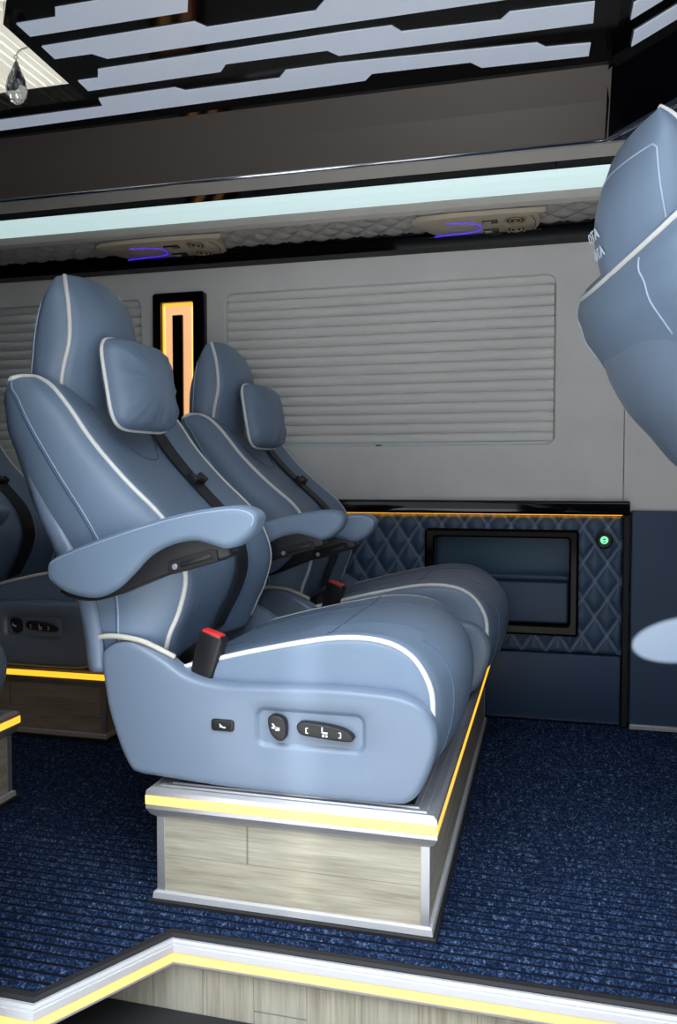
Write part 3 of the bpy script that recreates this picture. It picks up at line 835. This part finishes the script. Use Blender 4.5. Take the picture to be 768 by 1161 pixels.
# ------------------------------------------------------------------ ceiling with jagged light strips
CZ = 1.9
cp = lambda x, y: Vector((x, y, CZ))
pieces = [[(-3, 2.118), (.155, 2.118), (.155, 2.287), (-3, 2.287)],
          [(-1.302, 2.118), (.155, 2.118), (.155, .93), (-.6, .93), (-1.285, 1.729)],
          [(-3, .93), (-1.95, .93), (-1.95, 2.118), (-3, 2.118)],
          [(-1.95, .93), (-.6, .93), (-1.09, 1.50), (-1.95, 1.50)]]
struct(mk('ceiling', join(*[prism(p, cp, (0, 0, .05)) for p in pieces]), CEIL, smooth=False))
A = [(-1.249, 1.731), (-1.143, 1.731), (-1.12, 1.696), (-.783, 1.696), (-.828, 1.787), (-1.251, 1.787)]
B = [(-1.252, 1.836), (-.831, 1.831), (-.811, 1.861), (-.537, 1.861), (-.493, 1.812), (-.086, 1.817), (-.1, 1.925), (-.497, 1.925), (-1.121, 1.929), (-1.148, 1.897), (-1.255, 1.896)]
Cc = [(-1.262, 2.015), (-1.201, 2.015), (-1.176, 1.974), (-.507, 1.964), (-.376, 1.966), (-.357, 1.998), (-.119, 2.008), (-.097, 1.979), (.095, 1.986), (.096, 2.074), (-.533, 2.066), (-.556, 2.034), (-.833, 2.032), (-.862, 2.066), (-1.266, 2.072)]
D = [(-2.2, 2.176), (-1.277, 2.169), (-1.263, 2.122), (-1.022, 2.118), (-1.001, 2.141), (-.721, 2.141), (-.691, 2.104), (-.544, 2.104), (-.036, 2.134), (-.015, 2.160), (.095, 2.168), (.093, 2.229), (-.18, 2.220), (-.206, 2.185), (-.47, 2.178), (-.496, 2.210), (-.572, 2.212), (-1.677, 2.233), (-2.2, 2.236)]
E2 = [(-.62, 1.70), (-.1, 1.70), (-.1, 1.762), (-.55, 1.762)]
for lab, poly in (('jagged ceiling light strip farthest from the wall, cut by the top of the photo', A), ('second jagged ceiling light strip from the top left', B),
                  ('third jagged ceiling light strip, between two black bands', Cc), ('long jagged ceiling light strip nearest the brown fascia', D)):
    tag(mk('ceiling_light', prism(poly, lambda x, y: Vector((x, y, CZ-.0035)), (0, 0, .006)), LITE, smooth=False), lab, 'ceiling light', 'jagged ceiling lights')
# roof hatch with ribbed blind
hb = []
for i in range(26):
    x = -1.93+i*.026; hb.append(box(x, x+.0235, 1.46, 2.13, 1.955+.004*math.sin(i), 1.963+.004*math.sin(i), .002))
TRL = mat('translucent_white_slats', (.85, .83, .78, 1), .6)
_t = NT(TRL); _tr = _t.n('ShaderNodeBsdfTranslucent'); _tr.inputs[0].default_value = (.9, .88, .82, 1)
_mx = _t.n('ShaderNodeMixShader'); _mx.inputs[0].default_value = .28
_o = [n for n in _t.t.nodes if n.type == 'OUTPUT_MATERIAL'][0]
_t.l(_t.b.outputs[0], _mx.inputs[1]); _t.l(_tr.outputs[0], _mx.inputs[2]); _t.l(_mx.outputs[0], _o.inputs[0])
hx = struct(mk('window_1', join(*hb), TRL, smooth=False))
# crystal drop
cr_ = empty('crystal_pendant', 'cut-glass teardrop pendant hanging by the ceiling hatch at top left', 'pendant', (-1.345, 1.86, 1.90))
V = []; F = []; nseg = 10
prof = [(0, -.008), (.004, -.016), (.010, -.032), (.018, -.052), (.0225, -.072), (.021, -.088), (.013, -.101), (.004, -.107), (0, -.108)]
for k, (r_, z_) in enumerate(prof):
    for s in range(nseg):
        q = 2*PI*(s+.5*(k % 2))/nseg; V.append(Vector((r_*1.22*math.cos(q), r_*1.22*math.sin(q), z_*1.16)))
for k in range(len(prof)-1):
    for s in range(nseg):
        a, b, c, d = k*nseg+s, k*nseg+(s+1) % nseg, (k+1)*nseg+s, (k+1)*nseg+(s+1) % nseg
        if k % 2: F += [(a, b, d), (a, d, c)]
        else: F += [(a, b, c), (b, d, c)]
mk('crystal_drop', weld((V, F)), CRYSTAL, cr_, smooth=False)
mk('hook', join(ringv((0, 0, -.004), (0, 1, 0), .005, .0015), tube([(0, 0, .0), (.012, 0, .012), (.035, 0, .016)], .002, 3)), STEEL, cr_)

# front roof part, black, rising towards the windscreen
rise = .50
def slope(prof, x0, x1, th):
    V = []; n = len(prof)
    for x in (x0, x1): V += [Vector((x, y, z+(x-x0)*rise)) for y, z in prof]+[Vector((x, y+th*.2, z+th+(x-x0)*rise)) for y, z in prof]
    N = 2*n; loop = list(range(n))+list(range(2*n-1, n-1, -1))
    F = [(a, b, b+N, a+N) for a, b in zip(loop, loop[1:]+loop[:1])]
    return V, F+[tuple(loop), tuple(i+N for i in loop)]
struct(mk('ceiling_front', slope([(2.404, 1.75), (2.35, 1.82), (2.30, 1.885), (2.26, 1.90), (.93, 1.90)], .146, 1.7, .03), CEIL, smooth=False))
struct(mk('ceiling_side', slope([(2.90, 1.79), (2.395, 1.79)], .12, 1.75, .03), LEADK, smooth=False))
struct(mk('trim_10', tube([(.15, 2.402, 1.745), (1.6, 2.402, 1.745+1.45*.42)], .006, 1, 8), CHROME))
for lab, ya, yb, xa in (('light strip on the sloping front ceiling at the top right, nearer the wall', 2.19, 2.262, .200), ('light strip in the top right corner of the photo', 2.05, 2.118, .185)):
    z = lambda x: 1.8965+(x-.148)*rise
    p = [Vector((xa, ya, z(xa))), Vector((1.2, ya, z(1.2))), Vector((1.2, yb, z(1.2))), Vector((xa, yb, z(xa)))]
    V = p+[q+Vector((0, 0, .006)) for q in p]
    tag(mk('ceiling_light', (V, [(0, 1, 2, 3), (4, 5, 6, 7), (0, 1, 5, 4), (1, 2, 6, 5), (2, 3, 7, 6), (3, 0, 4, 7)]), LITE, smooth=False), lab, 'ceiling light', 'front ceiling lights')

# ------------------------------------------------------------------ van shell round the doorway
BODY = mat('white_body_paint', (.55, .55, .55, 1), .4)
struct(mk('wall_near', join(box(-3.05, -.81, .93, 1.0, -.45, 2.0), box(-3.05, -1.0, 1.0, 1.03, -.12, 1.95)), LEADK, smooth=False))
struct(mk('wall_near', join(box(.42, 1.75, .86, .93, -.45, 1.0, .01), box(-.81, 1.75, .86, .95, 1.80, 1.95, .01), box(.42, .60, .86, .93, 1.0, 1.80, .01)), LEADK, smooth=False))
struct(mk('wall_rear', box(-3.08, -3.0, .93, 2.85, -.1, 2.0), LEADK, smooth=False))
struct(mk('wall_cab', box(1.7, 1.78, .9, 2.85, -.1, 2.8), LEADK, smooth=False))
struct(mk('roof_cover', join(box(-3.05, -1.97, .93, 2.85, 1.96, 2.0), box(-1.97, .2, 2.15, 2.87, 1.96, 2.0)), CONC, smooth=False))

# ------------------------------------------------------------------ light
W = bpy.data.worlds.new('sky'); S.world = W; W.use_nodes = True
nt = W.node_tree; bg = nt.nodes['Background']
tc = nt.nodes.new('ShaderNodeTexCoord'); sp = nt.nodes.new('ShaderNodeSeparateXYZ'); rp_ = nt.nodes.new('ShaderNodeValToRGB')
nt.links.new(tc.outputs['Generated'], sp.inputs[0])
mr = nt.nodes.new('ShaderNodeMapRange'); mr.inputs[1].default_value = -1; mr.inputs[2].default_value = 1
nt.links.new(sp.outputs[2], mr.inputs[0]); nt.links.new(mr.outputs[0], rp_.inputs[0])
e = rp_.color_ramp.elements; e[0].position = .72; e[0].color = (.10, .105, .11, 1); e[1].position = .92; e[1].color = (.86, .93, 1, 1)
nt.links.new(rp_.outputs[0], bg.inputs[0]); bg.inputs[1].default_value = 7.4

def area(name, loc, rot, sx, sy, power, col=(1, 1, 1), portal=False):
    l = bpy.data.lights.new(name, 'AREA'); l.shape = 'RECTANGLE'; l.size = sx; l.size_y = sy; l.energy = power; l.color = col
    if portal: l.cycles.is_portal = True
    o = bpy.data.objects.new(name, l); COL.objects.link(o); o.location = loc; o.rotation_euler = rot; return o
area('doorway_daylight', (-.195, .95, .68), (R(90), 0, 0), 1.23, 2.25, 1, portal=True)
def spot(name, loc, target, power, size, blend, rad, col=(1, .98, .95)):
    l = bpy.data.lights.new(name, 'SPOT'); l.energy = power; l.spot_size = size; l.spot_blend = blend; l.shadow_soft_size = rad; l.color = col
    o = bpy.data.objects.new(name, l); COL.objects.link(o); o.location = loc
    o.rotation_euler = (Vector(target)-Vector(loc)).to_track_quat('-Z', 'Y').to_euler(); return o
g1 = spot('added_patch_spot', (.02, -2.5, 1.35), (.43, 2.72, .298), 4200, R(3.6), .10, .008, (1, .95, .82)); g1.scale = (1, .42, 1); g1.rotation_euler.rotate_axis('Z', R(12))  # added spot standing in for sunlight, cone squashed to shape the panel patch
g_ = spot('added_streak_spot', (-.30, -3.0, 1.9), (-.425, 1.38, .33), 260, R(11), 1.0, .02); g_.scale = (.10, 1, 1)  # added narrow spot outside the door, draws the upright streak on the seat

sl = bpy.data.lights.new('sun', 'SUN'); sl.energy = 7; sl.angle = R(.6); sl.color = (1, .96, .9)
so = bpy.data.objects.new('sun', sl); COL.objects.link(so); so.location = (-3, 6, 6); so.rotation_euler = Vector((.25, -.62, -1)).to_track_quat('-Z', 'Y').to_euler()
# ------------------------------------------------------------------ camera and colour
cam = bpy.data.cameras.new('camera'); co = bpy.data.objects.new('camera', cam); COL.objects.link(co)
cam.sensor_fit = 'VERTICAL'; cam.sensor_height = 36; cam.lens = 915/1161*36; cam.clip_start = .05
co.location = (0, 0, .8)
co.rotation_euler = (R(90-2.27), 0, R(14.5))
S.camera = co
S.view_settings.view_transform = 'Standard'; S.view_settings.look = 'None'; S.view_settings.gamma = 1
S.view_settings.use_curve_mapping = False
S.view_settings.exposure = .3
S.cycles.use_denoising = True
S.cycles.max_bounces = 8; S.cycles.diffuse_bounces = 5; S.cycles.sample_clamp_indirect = 6
